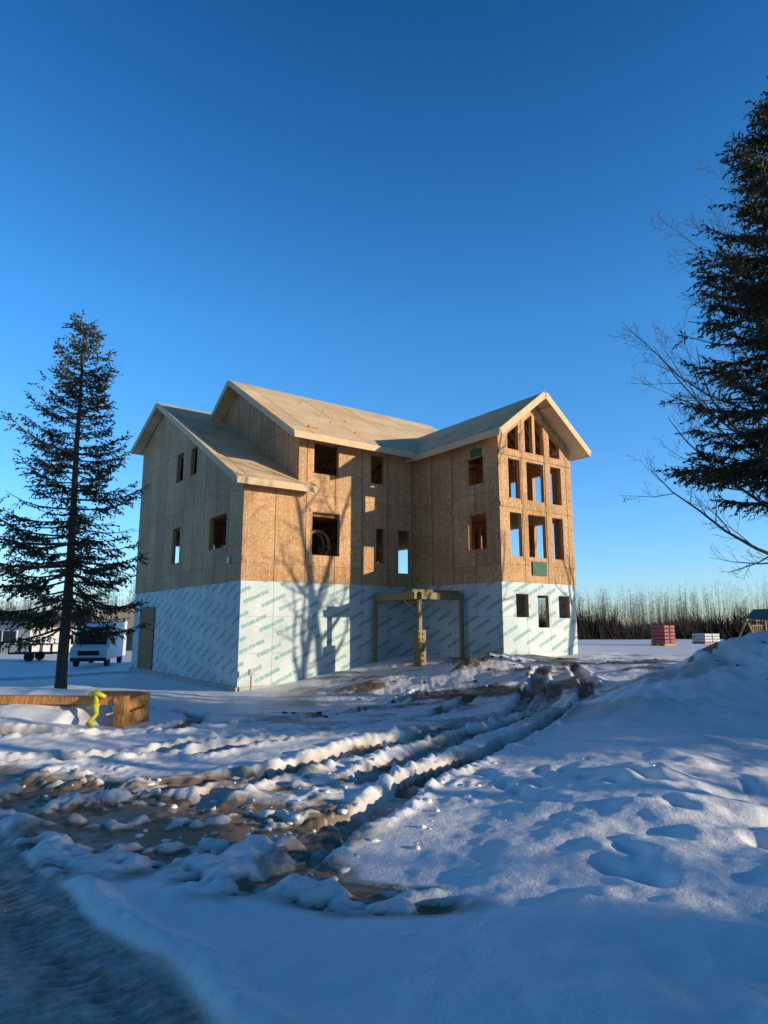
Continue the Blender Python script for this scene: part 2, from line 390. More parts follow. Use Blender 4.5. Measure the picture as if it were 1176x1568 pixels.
def bw(name,pts,holes,fn): wall(name,pts,holes,fn,WRAP)
bw('foundation_side',[(ins,-.6),(12.67,-.6),(12.67,Zb-.002),(ins,Zb-.002)],[],lambda h,z,d:(ins+d*T,h,z))
bw('foundation_front',[(ins+T+.002,-.6),(7.66,-.6),(7.66,Zb-.002),(ins+T+.002,Zb-.002)],[],lambda h,z,d:(h,ins+d*T,z))
bw('foundation_wing_side',[(-4.5,-.6),(0,-.6),(0,Zb-.002),(-4.5,Zb-.002)],[],lambda h,z,d:(7.53+d*T,h,z))
bw('foundation_wing_front',[(7.53,-.6),(WR-ins,-.6),(WR-ins,Zb-.002),(7.53,Zb-.002)],
   [rc(8.21,8.84,2.42,3.23),rc(9.32,9.91,2.06,3.2),rc(10.46,11.08,2.4,3.2)],lambda h,z,d:(h,-4.67+d*T,z))
bw('foundation_wing_right',[(-4.5,-.6),(0,-.6),(0,Zb-.002),(-4.5,Zb-.002)],[rc(-3.6,-2.4,2.0,3.2)],lambda h,z,d:(WR-ins-d*T,h,z))
bw('foundation_back',[(.3,-.6),(12.4,-.6),(12.4,Zb-.002),(.3,Zb-.002)],[],lambda h,z,d:(h,12.67-d*T,z))
bw('foundation_right',[(0,-.6),(12.6,-.6),(12.6,Zb-.002),(0,Zb-.002)],[],lambda h,z,d:(12.57-d*T,h,z))
mb=MB(); mb.box(-.06,7.5,-.06,.02,-.6,.16); mb.box(-.06,.02,.03,12.7,-.6,.16)
mb.obj('footing',[simple('concrete',(.42,.40,.37),.9,.2,.2,3,.3)],house)

mb=MB(); 
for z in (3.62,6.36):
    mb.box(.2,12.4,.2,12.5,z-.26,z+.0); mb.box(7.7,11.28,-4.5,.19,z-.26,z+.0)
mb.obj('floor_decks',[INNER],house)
mb=MB(); rnd=random.Random(3)
def studwall(x0,y0,x1,y1,za,zb):
    L=math.hypot(x1-x0,y1-y0); n=int(L/.41)
    for i in range(n+1):
        t=i/n; x=x0+(x1-x0)*t; y=y0+(y1-y0)*t
        if rnd.random()<.1: continue
        mb.box(x-.03,x+.03,y-.06,y+.06,za,zb)
    mb.beam((x0,y0,za+.02),(x1,y1,za+.02),.14,.04); mb.beam((x0,y0,zb),(x1,y1,zb),.14,.08)
for a in ((.2,4.2,7,4.2),(4.6,.3,4.6,6.0),(7.7,.4,11.2,.4),(9.0,-3,9.0,.3),(2.3,6.3,10,6.3),(7.2,4.2,7.2,9),(3.0,6.4,3.0,12)):
    studwall(*a,3.64,6.02); 
for a in ((2.4,3.4,7,3.4),(4.5,.3,4.5,3.4),(7.7,.6,11.2,.6),(10.2,-3.5,10.2,.3),(2.4,6,11,6)):
    studwall(*a,6.38,8.8)
for i in range(14):
    y=-4.3+i*.41
    for sx in (-1,1): mb.beam((9.42,y,10.3),(9.42+sx*1.9,y,10.3-1.9*.766),.04,.18)
for i in range(16):
    x=2.5+i*.6; mb.beam((x,.2,8.85),(x,5.6,12.15),.04,.2)
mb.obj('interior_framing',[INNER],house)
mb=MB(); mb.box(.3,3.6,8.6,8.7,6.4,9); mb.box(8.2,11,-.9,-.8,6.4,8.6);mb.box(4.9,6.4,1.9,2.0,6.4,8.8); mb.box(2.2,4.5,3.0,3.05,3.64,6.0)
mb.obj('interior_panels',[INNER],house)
mb=MB()
ring=[(3.42+.52*math.cos(t*.2618),.85,5.15+.52*math.sin(t*.2618)) for t in range(25)]
mb.tube(ring,[.06]*25,6,0,False); mb.tube([(x,1.25,z) for x,y,z in ring],[.05]*25,6,0,False)
for t in range(0,24,4): mb.beam(ring[t],(ring[t][0],1.25,ring[t][2]),.03,.03)
mb.box(2.7,4.1,.7,1.5,4.52,4.58); mb.box(2.75,2.83,.75,.83,3.64,4.52);mb.box(3.97,4.05,.75,.83,3.64,4.52)
mb.obj('cable_spool',[STUD],house)
mb=MB()
mb.box(7.5+1.14,7.5+1.40,-4.72,-4.70-.002,4.4,9.1)
mb.box(7.5+2.44,7.5+2.71,-4.72,-4.702,4.4,9.1)
mb.box(7.52,11.44,-4.735,-4.722,6.27,6.43); mb.box(7.52,11.44,-4.735,-4.722,8.16,8.32)
mb.box(2.6,3.97,-.03,-.002,6.24,6.36)
mb.obj('window_posts_and_bands',[OSB],house)
mb=MB(); mb.box(7.5+1.55,7.5+2.3,-4.75,-4.738,3.9,4.4); mb.box(7.488,7.498,-3.9,-3.3,8.26,8.55)
mb.obj('green_boards',[GREEN],house)
mb=MB(); mb.box(-.02,.028,9.3,11.5,.2,2.95); mb.obj('boarded_door',[DOORB],house,bevel=.005)
mb=MB(); mb.tube([(.01,.97,4.38),(-.07,.97,4.38)],[.15,.13],14); mb.obj('round_vent',[METAL],house)
mb=MB(); mb.tube([(.3,-.45,-.3),(.3,-.45,.75)],[.03,.03],8); mb.box(.22,.38,-.5,-.4,.55,.75); mb.obj('service_stake',[METAL],house)

mb=MB()
me0,mrg=-.6,5.7; ze,zr=8.95,12.80; sl=(zr-ze)/(mrg-me0)
mb.prism([(me0,ze),(mrg,zr),(mrg,zr-.2),(me0,ze-.18)],'x',1.58,13.0)
mb.prism([(mrg,zr),(13.2,zr-.61*7.5),(13.2,zr-.61*7.5-.2),(mrg,zr-.2)],'x',1.58,13.0)
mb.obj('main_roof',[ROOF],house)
mb=MB()
slf=(12.34-7.05)/9.7
mb.prism([(-.5,7.05),(9.2,12.34),(9.2,12.14),(-.5,6.86)],'x',-.45,2.09)
mb.prism([(9.2,12.34),(13.2,12.34-.35*4),(13.2,12.14-.35*4),(9.2,12.14)],'x',-.45,2.09)
mb.prism([(-.5,7.05),(-.02,7.05+.48*slf),(-.02,6.86+.48*slf),(-.5,6.86)],'x',2.092,2.55)
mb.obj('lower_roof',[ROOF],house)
mb=MB()
rx=9.42; zw=10.66; sw=.766
mb.prism([(rx,zw),(rx-2.40,zw-2.40*sw),(rx-2.40,zw-2.40*sw-.17),(rx,zw-.2)],'y',-5.3,2.6)
mb.prism([(rx,zw),(rx+2.46,zw-2.46*sw),(rx+2.46,zw-2.46*sw-.17),(rx,zw-.2)],'y',-5.3,2.6)
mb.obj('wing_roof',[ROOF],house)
mb=MB()
def fas(p,q,w=.05,h=.24): mb.beam(p,q,w,h)
fas((1.55,me0-.028,ze-.11),(7.05,me0-.028,ze-.11))
fas((1.553,me0,ze-.10),(1.553,mrg,zr-.10)); fas((1.553,mrg,zr-.1),(1.553,8.0,zr-.1-2.3*.61))
fas((-.48,-.528,6.94),(2.55,-.528,6.94)); fas((2.58,-.53,6.95),(2.58,-.02,7.2))
fas((-.478,-.5,6.95),(-.478,9.2,12.24)); fas((-.478,9.2,12.24),(-.478,13.2,12.24-1.4))
fas((rx,-5.328,zw-.1),(rx-2.4,-5.328,zw-.1-2.4*sw)); fas((rx,-5.328,zw-.1),(rx+2.46,-5.328,zw-.1-2.46*sw))
fas((rx-2.428,-5.33,zw-2.4*sw-.08),(rx-2.428,-.6,zw-2.4*sw-.08)); fas((rx+2.49,-5.33,zw-2.46*sw-.08),(rx+2.49,-.0,zw-2.46*sw-.08))
mb.obj('fascia_boards',[FASCIA],house)
mb=MB()
for k in range(5):
    y=.6+k*.9+rnd.uniform(-.2,.2); z=ze+(y+.6)*sl+.03; xa=4.0+rnd.random()*2.4
    mb.box(xa,xa+.5,y,y+.07,z-.02,z+.05)
mb.box(2.6,3.0,.2,.3,9.47,9.55)
mb.obj('roof_cleats',[STUD],house)

deck=MB()
cx,cy=7.5,0
zt=3.28
def dk(i,j,z): return (cx-i,cy-j,z)
deck.beam(dk(2.35,2.8,zt-.12),dk(.05,2.8,zt-.12),.09,.24); deck.beam(dk(2.1,3.0,zt-.12),dk(2.1,.05,zt-.12),.09,.24)
deck.beam(dk(2.3,2.65,zt+.02),dk(.1,2.65,zt+.02),.06,.16); deck.beam(dk(.1,.2,zt-.1),dk(2.1,.2,zt-.1),.05,.22); 
for j in (.7,1.2,1.7,2.2): deck.beam(dk(2.1,j,zt-.1),dk(.05,j,zt-.1),.045,.2)
deck.beam(dk(2.1,.15,zt),dk(2.1,.15,.2),.12,.12); deck.beam(dk(.15,2.8,zt),dk(.15,2.8,.6),.12,.12)
deck.beam(dk(2.1,2.8,zt-.2),dk(2.1,2.8,1.9),.13,.13)
deck.beam(dk(2.1,2.75,2.55),dk(2.1,1.9,zt-.2),.07,.07)
deck.obj('deck_frame',[TREATED],house)
mb=MB(); zz=.55; k=0
while zz<1.95:
    for o in (-.085,.085):
        if k%2: mb.box(cx-2.1-.17,cx-2.1+.17,-2.8+o-.06,-2.8+o+.06,zz,zz+.088)
        else: mb.box(cx-2.1+o-.06,cx-2.1+o+.06,-2.8-.17,-2.8+.17,zz,zz+.088)
    zz+=.09; k+=1
mb.obj('cribbing_stack',[TREATED],house)

# ------------------------------------------------------------------ trees
BARK=simple('spruce_bark',(.10,.07,.05),.9,.2,.4,12,.5)
m=M('spruce_needles',.65,.25); n=m.noise(1.6,3); n2=m.noise(14,2)
m.base(m.mix(m.math('MULTIPLY_ADD',n2,.5,m.math('MULTIPLY',n,.5)),(.016,.024,.010,1),(.10,.080,.028,1))); NEEDLE=m.m
BTWIG=simple('bare_twig_bark',(.13,.10,.075),.9,.2,.35,8)
def spruce_mesh(name,H,RR,z0,seed,r0=.17,dens=1.0,pw=.72,gap=1.0,sz=1.0,stp=.05):
    rd=random.Random(seed); mb=MB()
    wob=[(0,0)]
    for i in range(9): wob.append((wob[-1][0]+rd.uniform(-.035,.03),wob[-1][1]+rd.uniform(-.03,.03)))
    def tp(z):
        t=max(0,min(8.999,z/H*9)); i=int(t); f=t-i
        return (wob[i][0]*(1-f)+wob[i+1][0]*f, wob[i][1]*(1-f)+wob[i+1][1]*f)
    zs=[H*i/18 for i in range(19)]; 
    mb.tube([(*tp(z),z-.2) for z in zs],[r0*(1-z/H)**.85+.012+(.06 if z==0 else 0) for z in zs],8)
    z=z0; V=mb.v; F=mb.f; MI=mb.m
    bias=[rd.uniform(.68,1.12) for _ in range(8)]
    while z<H-.12:
        f=(z-z0)/(H-z0)
        nb=rd.choice((3,4,4,5)); az0=rd.random()*6.28; lay=rd.uniform(.7,1.12)
        for b in range(nb):
            az=(az0+b*6.283/nb+rd.uniform(-.4,.4))%6.283
            L=RR*((1-f)**pw)*rd.uniform(.62,1.15)*lay*bias[int(az/.7855)%8]*(0.72+.28*min(1,f/.12))+.16
            den=rd.choice((.15,.6,1,1,1))*dens
            dx,dy=math.cos(az),math.sin(az); a=-.38+.80*f+rd.uniform(-.14,.14); c2=.26
            bx,by=tp(z)
            def P(t): return Vector((bx+dx*L*t,by+dy*L*t,z+L*(a*t+c2*t*t*t)))
            pts=[P(t/4) for t in range(5)]; r=.010+.016*L
            mb.tube(pts,[r,r*.8,r*.6,r*.4,r*.2],3,0,False)
            t=.22+rd.random()*.15; st=.10/L
            while t<=1.02:
                p=P(t); d0=(P(min(1.02,t+.02))-P(t-.02)).normalized(); side=Vector((-dy,dx,0))
                cl=.45+.9*abs(math.sin(t*L*2.7+az*3))
                for sg in (-1,1,0):
                    if rd.random()>den*cl: continue
                    tl=(.15+.27*L**.6*(1-.5*t)*min(1,t*2.2+.2))*rd.uniform(.6,1.2)
                    td=(d0*rd.uniform(.5,.9)+side*sg*rd.uniform(.6,1)+Vector((0,0,rd.uniform(-.75,.12)))).normalized()
                    nseg=max(2,int(tl/stp))
                    w=Vector((0,0,.006)); bi=len(V); e=p+td*tl
                    V.extend([tuple(p-w),tuple(p+w),tuple(e)]); F.append((bi,bi+1,bi+2)); MI.append(0)
                    for k in range(nseg):
                        c0=p+td*(tl*(k+.3)/nseg)
                        nd=(td*rd.uniform(.5,1.1)+Vector((rd.uniform(-1,1),rd.uniform(-1,1),rd.uniform(-1,.6)))*.7).normalized()
                        ln=rd.uniform(.09,.17)*sz; wv=nd.cross(Vector((rd.uniform(-1,1),rd.uniform(-1,1),rd.uniform(-1,1)))).normalized()*rd.uniform(.018,.036)*sz*sz
                        bi=len(V); mid=c0+nd*ln*.5
                        V.extend([tuple(c0),tuple(mid+wv),tuple(c0+nd*ln),tuple(mid-wv)]); F.append((bi,bi+1,bi+2,bi+3)); MI.append(1)
                t+=st*rd.uniform(.8,1.3)
        z+=rd.uniform(.2,.40)*gap*(1-.45*f)
    return mb.mesh(name,[BARK,NEEDLE])
def place(name,me,x,y,rz_=0,sc=1,dz=0):
    o=bpy.data.objects.new(name,me); COL.objects.link(o); o.location=(x,y,gz(x,y)+dz); o.rotation_euler[2]=rz_; o.scale=(sc,)*3; return o
sp1=spruce_mesh('spruce_tree',11.9,3.1,2.1,7,.16,.95,.82,.95)
sp2=spruce_mesh('spruce_tree_large',11.9,2.9,3.0,21,.22,1.2,.66,.60,.85,.028)
place('spruce_tree',sp1,-9.6,20.0,.4)
place('spruce_tree',sp2,8.95,12.9,1.0)
for (x,y,rzz,sc,mm) in ((17,5.2,0,1,sp1),(18.5,7.9,2,1.0,sp1),(17,9.3,4,.85,sp1),(21,4.2,1,1.0,sp2),(22,7.5,2,1,sp2),
                        (15,-3.9,3,1,sp1),(19,-3.8,1.7,1.1,sp2),(17.5,-6.6,5,1.1,sp2),(13,-7.5,1,.9,sp1)):
    place('spruce_tree',mm,x,y,rzz,sc)
def bare_mesh(name,H,seed,r0=.14,lf=.36,nch0=15,bias=(0,0,0),nt_=(8,5,3),lr=.46):
    rd=random.Random(seed); mb=MB(); bv=Vector(bias)
    def br(p,d,L,r,lv):
        ns=6 if lv<2 else 3; pts=[p]; rads=[r]; dd=d.copy()
        for i in range(ns):
            dd=(dd+Vector((rd.uniform(-1,1),rd.uniform(-1,1),rd.uniform(-.5,1)))*(.10 if lv==0 else .22)+Vector((0,0,.06 if lv!=1 else .15))).normalized()
            pts.append(pts[-1]+dd*L/ns); rads.append(max(.0035,r*(1-(i+1)/ns*.85)))
        mb.tube(pts,rads,(8,5,4,3,3)[lv],0,False)
        if lv>=4: return
        nch=(nch0,*nt_)[lv]
        for k in range(nch):
            t=(.2 if lv==0 else .15)+(.8)*(k+rd.random()*.6)/nch; t=min(.98,t)
            i=min(ns-1,int(t*ns)); f=t*ns-i; q=pts[i].lerp(pts[i+1],f); ax=(pts[i+1]-pts[i]).normalized()
            az=rd.random()*6.283; pr=ax.orthogonal().normalized(); pr.rotate(Matrix.Rotation(az,3,ax))
            ang=rd.uniform(.6,1.1); nd=(ax*math.cos(ang)+pr*math.sin(ang)+(bv if lv==0 else Vector())).normalized()
            Lc=L*(lf if lv==0 else .42)*rd.uniform(.7,1.1)*(1-.5*t if lv==0 else 1-.3*t)
            br(q,nd,Lc,max(.0035,rads[i]*lr),lv+1)
    br(Vector((0,0,-.2)),Vector((0,0,1)),H,r0,0)
    return mb.mesh(name,[BTWIG])
b1=bare_mesh('bare_tree',11.0,5,.15,.62,13,(-1.1,-.1,0),(9,6,4),.5); b3=bare_mesh('bare_tree_c',8.5,15,.14,.66,10,(-1.2,0,0),(9,6,4),.46)
b2=bare_mesh('bare_tree_b',11,9,.19,.46,9,(0,0,0),(4,4,2),.58)
place('bare_tree',b1,10.2,15.0,0)
place('bare_tree',b3,9.6,14.5,.15)
place('bare_tree',b2,13.2,18.1,0)
place('bare_tree',b2,13.9,16.9,2.6,.95)
place('bare_tree',b2,15.5,21.2,2,.8)
place('bare_tree',b2,16.5,.9,1,.9)

# distant treeline (one object): bare crowns, thin enough at the top to see sky through
rd=random.Random(77); mb=MB()
V=mb.v;F=mb.f;MI=mb.m
def tri(p,e,w,mi):
    b=len(V); V.extend([(p[0]-w[0],p[1]-w[1],p[2]),(p[0]+w[0],p[1]+w[1],p[2]),e]); F.append((b,b+1,b+2)); MI.append(mi)
for i in range(2300):
    x=rd.uniform(-125,135); y=104+rd.random()**1.3*32+.06*abs(x)
    H=rd.uniform(5.6,10.6)*(1+.10*math.sin(x*.11)+.08*math.sin(x*.31)+.06*math.sin(x*.9)); mi=1 if rd.random()<.06 else (2 if rd.random()<.4 else 0)
    lean=rd.uniform(-.8,.8); zb=-.5
    tri((x,y,zb),(x+lean,y,zb+H*.95),(rd.uniform(.03,.055),0),mi)
    for k in range(64):
        t=rd.random()**.75*.85+.12; z=zb+H*t; px=x+lean*t; l=rd.uniform(.5,1.9)*(1.3-t); a=rd.random()*6.28
        e=(px+math.cos(a)*l,y+math.sin(a)*l,z+l*rd.uniform(.1,.95)); tri((px,y,z),e,(.024,.02),(0 if rd.random()<.75 else 2))
    bh_=2.0+1.4*math.sin(x*.23)+.9*math.sin(x*.71+1)
    for k in range(12):
        px=x+rd.uniform(-1.5,1.5); h=rd.uniform(.6,1.0)*max(1.0,bh_)+rd.random()**3*2.5; tri((px,y-rd.random()*3,zb),(px+rd.uniform(-1.5,1.5),y,zb+h),(rd.uniform(.07,.24),0),2)
for i in range(130):
    x=rd.uniform(-120,135); y=rd.uniform(106,134); H=rd.uniform(3,7.5)
    for k in range(70):
        t=rd.random(); z=-.5+H*t; l=1.4*(1-t)+.15; a=rd.random()*6.28
        tri((x,y,z),(x+math.cos(a)*l,y+math.sin(a)*l,z-.35*l),(.06,.20),3)
mb.obj('distant_treeline',[simple('grey_brown_twigs',(.085,.070,.056),.9,.1),simple('birch_bark',(.30,.27,.23),.9,.1),simple('dark_understory',(.030,.024,.018),.9,.1),simple('far_spruce',(.014,.02,.012),.9,.1)])

# ------------------------------------------------------------------ timber planter with snow (left foreground)
pz=gz(-5.2,11.4)
tp_=empty('timber_planter',(-4.35,11.3,pz-.36),R(178-4))
ORW=lumber('weathered_orange_timber',(.85,.38,.11),.8,.5)
def timber(name,p,q,w,h,seed):
    rdd=random.Random(seed); mb=MB(); p=Vector(p);q=Vector(q); n=16; d=(q-p).normalized(); up=Vector((0,0,1)) if abs(d.z)<.9 else Vector((1,0,0))
    a=d.cross(up).normalized(); c=a.cross(d); prev=None
    for i in range(n+1):
        o=p.lerp(q,i/n); b=len(mb.v)
        for (s1,s2) in ((-1,-1),(0,-1.03),(1,-1),(1.03,0),(1,1),(0,1.03),(-1,1),(-1.03,0)):
            mb.v.append(tuple(o+a*s1*w/2*rdd.uniform(.88,1.06)+c*s2*h/2*rdd.uniform(.88,1.06)))
        if prev is not None:
            for k in range(8): mb.f.append((prev+k,prev+(k+1)%8,b+(k+1)%8,b+k)); mb.m.append(0)
        prev=b
    mb.f.append(tuple(prev+k for k in range(8))); mb.m.append(0); mb.f.append(tuple(prev-n*8+k for k in reversed(range(8)))); mb.m.append(0)
    return mb.obj(name,[ORW],tp_)
timber('top_rail',(.1,0,.74),(5.6,.06,.72),.20,.13,1)
timber('back_rail',(.1,-.75,.74),(5.6,-.75,.72),.16,.13,2)
timber('corner_post',(0,.03,-.2),(.03,.02,.81),.20,.18,3)
timber('corner_post_back',(.0,-.75,-.2),(.02,-.75,.79),.18,.16,4)
timber('end_board',(0,-.08,.66),(0,-.68,.68),.12,.18,5)
timber('end_board_mid',(0,-.08,.42),(0,-.68,.44),.12,.22,6)
timber('end_board_low',(0,-.08,.16),(0,-.68,.18),.12,.22,7)
mb=MB(); 
mb.tube([(.42,.13,.86),(.40,.2,.7),(.30,.30,.55),(.36,.42,.42),(.16,.5,.30)],[.05,.07,.035,.05,.03],7); mb.tube([(.55,.12,.84),(.4,.16,.88),(.26,.12,.80)],[.035,.05,.03],7); mb.tube([(.5,.22,.64),(.3,.26,.7)],[.03,.04],6)
mb.obj('yellow_strap',[simple('yellow_plastic',(.60,.55,.04),.4,.5,.15)],tp_,smooth=True)
def lumpy(name,x0,x1,y0,y1,zf,parent,mat,NXg=80,NYg=50):
    mb=MB(); us,vs=np.meshgrid(np.linspace(0,1,NXg+1),np.linspace(0,1,NYg+1)); xx=x0+us*(x1-x0); yy=y0+vs*(y1-y0); zz_=zf(xx,yy,us,vs)
    mb.v=[tuple(p) for p in np.stack([xx.ravel(),yy.ravel(),zz_.ravel()],1).tolist()]
    for j in range(NYg):
        for i in range(NXg):
            b=j*(NXg+1)+i; mb.f.append((b,b+1,b+NXg+2,b+NXg+1)); mb.m.append(0)
    return mb.obj(name,[mat],parent,smooth=True)
SN=M('snow',.6,.25); SN.base((.84,.83,.83,1)); SN.bump(SN.noise(12,5,.6),.4,.02)
def zf(x,y,u,v):
    heap=.70+.22*np.exp(-((y+.38)/.24)**2)*(.5+fbm(x*.9,y*.5,2,19))
    fr=np.where(y<.10,heap,np.where(y<.22,.66,.66-.75*np.clip((y-.22)/1.8,0,1)**.9))
    return fr+.14*(fbm(x*1.6,y*1.9+5,3,9)-.5)-.5*np.clip(1-u*8,0,1)-.03
lumpy('snow_cover',.2,5.4,-.68,2.0,zf,tp_,SN.m)

# ------------------------------------------------------------------ chunks
def ico():
    t=(1+5**.5)/2; v=[(-1,t,0),(1,t,0),(-1,-t,0),(1,-t,0),(0,-1,t),(0,1,t),(0,-1,-t),(0,1,-t),(t,0,-1),(t,0,1),(-t,0,-1),(-t,0,1)]
    f=[(0,11,5),(0,5,1),(0,1,7),(0,7,10),(0,10,11),(1,5,9),(5,11,4),(11,10,2),(10,7,6),(7,1,8),(3,9,4),(3,4,2),(3,2,6),(3,6,8),(3,8,9),(4,9,5),(2,4,11),(6,2,10),(8,6,7),(9,8,1)]
    v=[Vector(p).normalized() for p in v]; F2=[]; cache={}
    def mid(a,b):
        k=(min(a,b),max(a,b))
        if k not in cache: cache[k]=len(v); v.append(((v[a]+v[b])/2).normalized())
        return cache[k]
    for a,b,c in f:
        x,y,z=mid(a,b),mid(b,c),mid(c,a); F2+=[(a,x,z),(b,y,x),(c,z,y),(x,y,z)]
    return v,F2
IV,IF=ico()
def chunks(name,mat,spots,seed,smin,smax):
    rdd=random.Random(seed); mb=MB(); P=[]
    for (cx_,cy_,rx_,ry_,n) in spots:
        for i in range(n): P.append((cx_+rdd.gauss(0,rx_),cy_+rdd.gauss(0,ry_)))
    zz=terrain(np.array([p[0] for p in P]),np.array([p[1] for p in P]))[0]
    for (x,y),z in zip(P,zz):
        s=smin+(smax-smin)*rdd.random()**3; sc=Vector((rdd.uniform(.7,1.5),rdd.uniform(.7,1.4),rdd.uniform(.4,.8)))*s; ra=rdd.random()*6.28
        b=len(mb.v)
        for v in IV:
            w=Vector((v.x*sc.x,v.y*sc.y,v.z*sc.z))*rdd.uniform(.78,1.18); w.rotate(Matrix.Rotation(ra,3,'Z'))
            mb.v.append((x+w.x,y+w.y,float(z)+w.z+s*.05))
        for f in IF: mb.f.append(tuple(b+i for i in f)); mb.m.append(0)
    return mb.obj(name,[mat],smooth=True)
chunks('snow_chunks',SN.m,[(-.2,6.7,.5,.8,110),(-2.2,7.2,1.4,.3,70),(-1.2,5.6,1.0,.6,70),(.8,9,.6,.8,40),(2,13,1.6,2,40),(3,19.5,2.5,1,80)],5,.006,.04)
EARTH=simple('dirt_clod',(.10,.07,.045),.95,.1,.4,20,.5)
chunks('dirt_clods',EARTH,[(-1.8,15.2,.6,.3,30),(1.2,18.4,.9,.4,60),(2.8,20.5,1.2,.35,40),(6.9,12.6,.9,.5,16),(8.3,13,.8,.5,34),(5.8,20,1.2,.6,40),(4,20.8,1.5,.3,30)],6,.010,.07)

# ------------------------------------------------------------------ vehicles & neighbours
def van(name,x,y,rz_):
    e=empty(name,(x,y,gz(x,y)),rz_)
    mb=MB()
    prof=[(-.0,.45),(-.05,1.0),(.15,1.18),(.55,1.28),(1.05,1.95),(1.35,2.15),(1.4,2.75),(6.4,2.75),(6.4,.45)]
    mb.prism(prof,'x',-1.05,1.05); mb.obj('body',[WHITE],e,bevel=.07)
    mb=MB(); mb.face([(-.88,.58,1.33),(.88,.58,1.33),(.8,1.03,1.92),(-.8,1.03,1.92)]); mb.v=[(a,b-.03,c+.02) for a,b,c in mb.v]
    for sx in (-1.056,1.056): mb.face([(sx,.95,1.35),(sx,1.75,1.35),(sx,1.75,1.95),(sx,1.25,1.95)])
    mb.obj('windshield',[GLASS],e)
    mb=MB(); mb.box(-.6,.6,-.09,-.045,.72,1.0); mb.box(-1.0,1.0,-.14,-.02,.38,.58); mb.obj('grille_and_bumper',[BLACK],e,bevel=.02)
    mb=MB(); 
    for sx in (-.82,.82): mb.tube([(sx,-.03,.9),(sx,-.09,.9)],[.14,.12],12)
    mb.obj('headlights',[simple('headlight_lens',(.6,.6,.55),.1,.7,.05)],e)
    mb=MB()
    for sx in (-1.0,.76):
        for yy in (1.0,5.2): mb.tube([(sx,yy,.38),(sx+.24,yy,.38)],[.38,.38],18)
    mb.obj('wheels',[BLACK],e)
    mb=MB()
    for sg in (-1,1): mb.box(sg*1.2-.07,sg*1.2+.07,.95,1.05,1.35,1.75); mb.beam((sg*1.05,1,1.45),(sg*1.2,1,1.45),.04,.04)
    mb.obj('mirrors',[BLACK],e)
van('delivery_van',-17.7,40,R(12))
SID=simple('white_siding',(.50,.50,.48),.7,.2,.06); BEI=simple('beige_siding',(.22,.19,.155),.8,.2,.08); SHG=simple('dark_shingles',(.10,.09,.085),.9,.2,.3)
def cottage(name,x,y,rz_,w,d,h,rh,mat):
    z=gz(x,y)-.1; e=empty(name,(x,y,z),rz_)
    mb=MB(); mb.prism([(-w/2,0),(w/2,0),(w/2,h),(0,h+rh),(-w/2,h)],'y',0,d); mb.obj('walls',[mat],e)
    mb=MB(); o=.4; k=rh/(w/2)
    for s_ in (-1,1): mb.prism([(0,h+rh+.15),(s_*(w/2+o),h-o*k+.15),(s_*(w/2+o),h-o*k),(0,h+rh)],'y',-o,d+o)
    mb.obj('roof',[SHG],e)
    mb=MB(); mb.box(-w*.3,-w*.12,-.04,.02,1.0,2.1); mb.box(w*.1,w*.3,-.04,.02,1.0,2.1); mb.box(-.3,.6,-.04,.02,0.1,2.1); mb.obj('windows_and_door',[GLASS],e)
    mb=MB()
    for a,b in ((-w*.3,-w*.12),(w*.1,w*.3)):
        mb.box(a-.1,a,-.07,.02,.9,2.2);mb.box(b,b+.1,-.07,.02,.9,2.2);mb.box(a,b,-.07,.02,2.1,2.2);mb.box(a,b,-.07,.02,.9,1.0)
    mb.obj('window_trim',[WHITE],e)
cottage('neighbour_bungalow',-35,60,R(-12),7,9,2.6,1.0,SID)
cottage('neighbour_garage',-25.2,66,R(15),5.5,8,3.2,1.5,BEI)
e=empty('utility_trailer',(-25.2,47.5,gz(-25.2,47.5)),R(5))
mb=MB(); mb.box(-1.5,1.5,0,1.6,.5,.62)
for xx in (-1.5,-.75,0,.75,1.42): mb.box(xx,xx+.08,0,.06,.62,1.15); mb.box(xx,xx+.08,1.54,1.6,.62,1.15)
mb.box(-1.5,1.5,-.01,.07,1.15,1.22);mb.box(-1.5,1.5,1.53,1.61,1.15,1.22); mb.beam((1.5,.8,.55),(2.6,.8,.45),.08,.08)
mb.tube([(.0,-.2,.33),(0,.02,.33)],[.33,.33],14); mb.tube([(.0,1.6,.33),(0,1.8,.33)],[.33,.33],14)
mb.obj('frame',[BLACK],e)
px,py=26.0,45; e=empty('wooden_playset',(px,py,gz(px,py)-.15),R(20)); e.scale=(.85,)*3
mb=MB()
for a in (-.8,.8):
    for b in (-.8,.8): mb.box(a-.06,a+.06,b-.06,b+.06,0,2.2)
mb.box(-.9,.9,-.9,.9,1.0,1.08)
for b in (-.88,.88):
    mb.box(-.8,.8,b-.02,b+.02,1.6,1.7)
    for k in range(7): mb.box(-.7+k*.22,-.62+k*.22,b-.02,b+.02,1.08,1.6)
mb.beam((-.8,0,2.1),(-2.2,0,2.1),.12,.14)
for s_ in (-.7,.7): mb.beam((-2.1,0,2.1),(-2.3,s_*1.6,0),.1,.1)
mb.obj('frame',[TREATED],e)
mb=MB(); mb.prism([(-1.1,2.15),(0,2.95),(1.1,2.15),(1.1,2.08),(0,2.87),(-1.1,2.08)],'y',-1.1,1.1); mb.obj('roof',[simple('green_canvas',(.035,.13,.09))],e)
mb=MB(); mb.beam((-1.3,0,2.1),(-1.3,0,.6),.02,.02);mb.beam((-1.7,0,2.1),(-1.7,0,.6),.02,.02);mb.box(-1.75,-1.25,-.1,.1,.55,.6); mb.obj('swing',[BLACK],e)
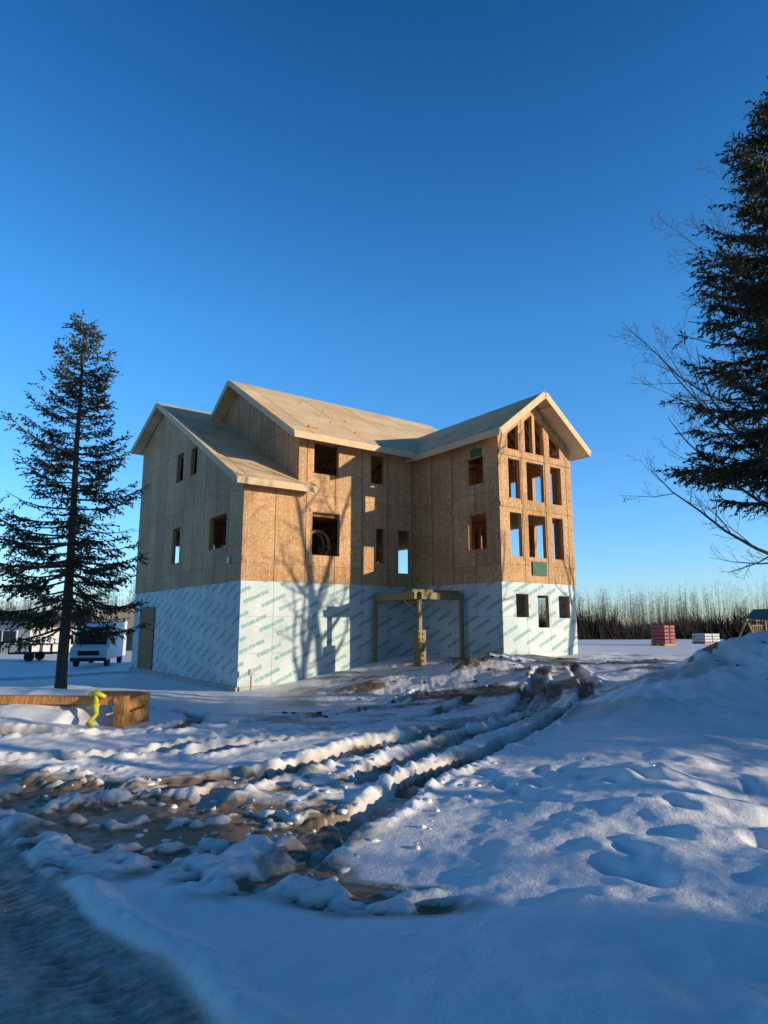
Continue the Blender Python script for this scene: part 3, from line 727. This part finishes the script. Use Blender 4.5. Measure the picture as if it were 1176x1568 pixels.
def pallet(name,x,y,w,h,col,n):
    e=empty(name,(x,y,gz(x,y)),R(20)); mb=MB()
    for k in range(3): mb.box(-w,w,-.5+k*.45,-.4+k*.45,.0,.1)
    for k in range(6): mb.box(-w+k*2*w/6,-w+k*2*w/6+.1,-.55,.55,.1,.13)
    mb.obj('pallet_base',[STUD],e)
    mb=MB(); rdd=random.Random(n); L=h/n
    for k in range(n):
        o=rdd.uniform(-.03,.03); 
        for s_ in (-1,1): mb.box(s_*w/2-w/2+.015+o,s_*w/2+w/2-.015+o,-.5+o,.5+o,.135+k*L,.135+k*L+L*.9)
    mb.obj('bundles',[col],e,bevel=.03)
PINK=simple('pink_wrap',(.26,.06,.055),.5,.3,.4,4)
pallet('wrapped_pallet',14.9,35.5,.38,.95,PINK,5); pallet('wrapped_pallet',15.8,37.4,.26,.8,PINK,4)
pallet('wrapped_pallet',19.6,40.5,.6,.5,simple('white_wrap',(.45,.45,.46),.4,.4,.2),3)

# ------------------------------------------------------------------ sky, sun, camera
EL=R(10.0); to_sun=Vector((.9365*math.cos(EL),-.3505*math.cos(EL),math.sin(EL)))
sun=bpy.data.lights.new('sun','SUN'); sun.energy=5.0; sun.angle=R(.5); sun.color=(1,.85,.64)
so=bpy.data.objects.new('sun',sun); COL.objects.link(so); so.rotation_euler=(-to_sun).to_track_quat('-Z','Y').to_euler(); so.location=(60,-20,20)
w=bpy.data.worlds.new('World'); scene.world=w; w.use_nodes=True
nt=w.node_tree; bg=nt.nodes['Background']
sky=nt.nodes.new('ShaderNodeTexSky'); sky.sky_type='NISHITA'; sky.sun_disc=False; sky.sun_elevation=EL; sky.sun_rotation=math.atan2(.9365,-.3505)
sky.altitude=300; sky.air_density=1.0; sky.dust_density=.3; sky.ozone_density=3.0
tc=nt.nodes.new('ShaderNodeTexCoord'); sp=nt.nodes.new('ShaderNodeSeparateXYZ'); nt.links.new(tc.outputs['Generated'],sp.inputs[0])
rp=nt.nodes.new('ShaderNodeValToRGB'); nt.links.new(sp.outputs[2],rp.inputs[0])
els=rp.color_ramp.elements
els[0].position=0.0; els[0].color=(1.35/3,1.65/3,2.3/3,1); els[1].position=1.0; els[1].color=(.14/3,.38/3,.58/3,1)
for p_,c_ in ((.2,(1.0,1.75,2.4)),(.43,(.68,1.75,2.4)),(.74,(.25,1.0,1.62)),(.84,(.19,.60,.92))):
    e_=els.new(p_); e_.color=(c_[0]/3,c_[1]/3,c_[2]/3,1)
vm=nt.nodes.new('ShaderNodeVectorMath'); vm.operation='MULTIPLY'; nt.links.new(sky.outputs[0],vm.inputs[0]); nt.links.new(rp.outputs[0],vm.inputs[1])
mr=nt.nodes.new('ShaderNodeMapRange'); nt.links.new(sp.outputs[1],mr.inputs[0]); mr.inputs[1].default_value=-.6; mr.inputs[2].default_value=.35; mr.inputs[3].default_value=1.6; mr.inputs[4].default_value=3.0  # sky behind the camera dimmed, like the zenith stops, to cut ambient light
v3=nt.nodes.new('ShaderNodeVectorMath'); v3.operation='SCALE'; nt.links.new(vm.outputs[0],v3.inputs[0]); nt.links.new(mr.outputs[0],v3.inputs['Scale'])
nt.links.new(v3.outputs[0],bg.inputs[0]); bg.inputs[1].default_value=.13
cam=bpy.data.cameras.new('camera'); co=bpy.data.objects.new('camera',cam); COL.objects.link(co)
cam.sensor_fit='VERTICAL'; cam.sensor_height=36; cam.lens=22.96; cam.clip_end=5000; cam.clip_start=.05
co.location=(0,0,2.2); co.rotation_euler=(R(90+9.7),0,0); scene.camera=co
scene.view_settings.view_transform='Standard'; scene.view_settings.look='None'; scene.view_settings.exposure=0
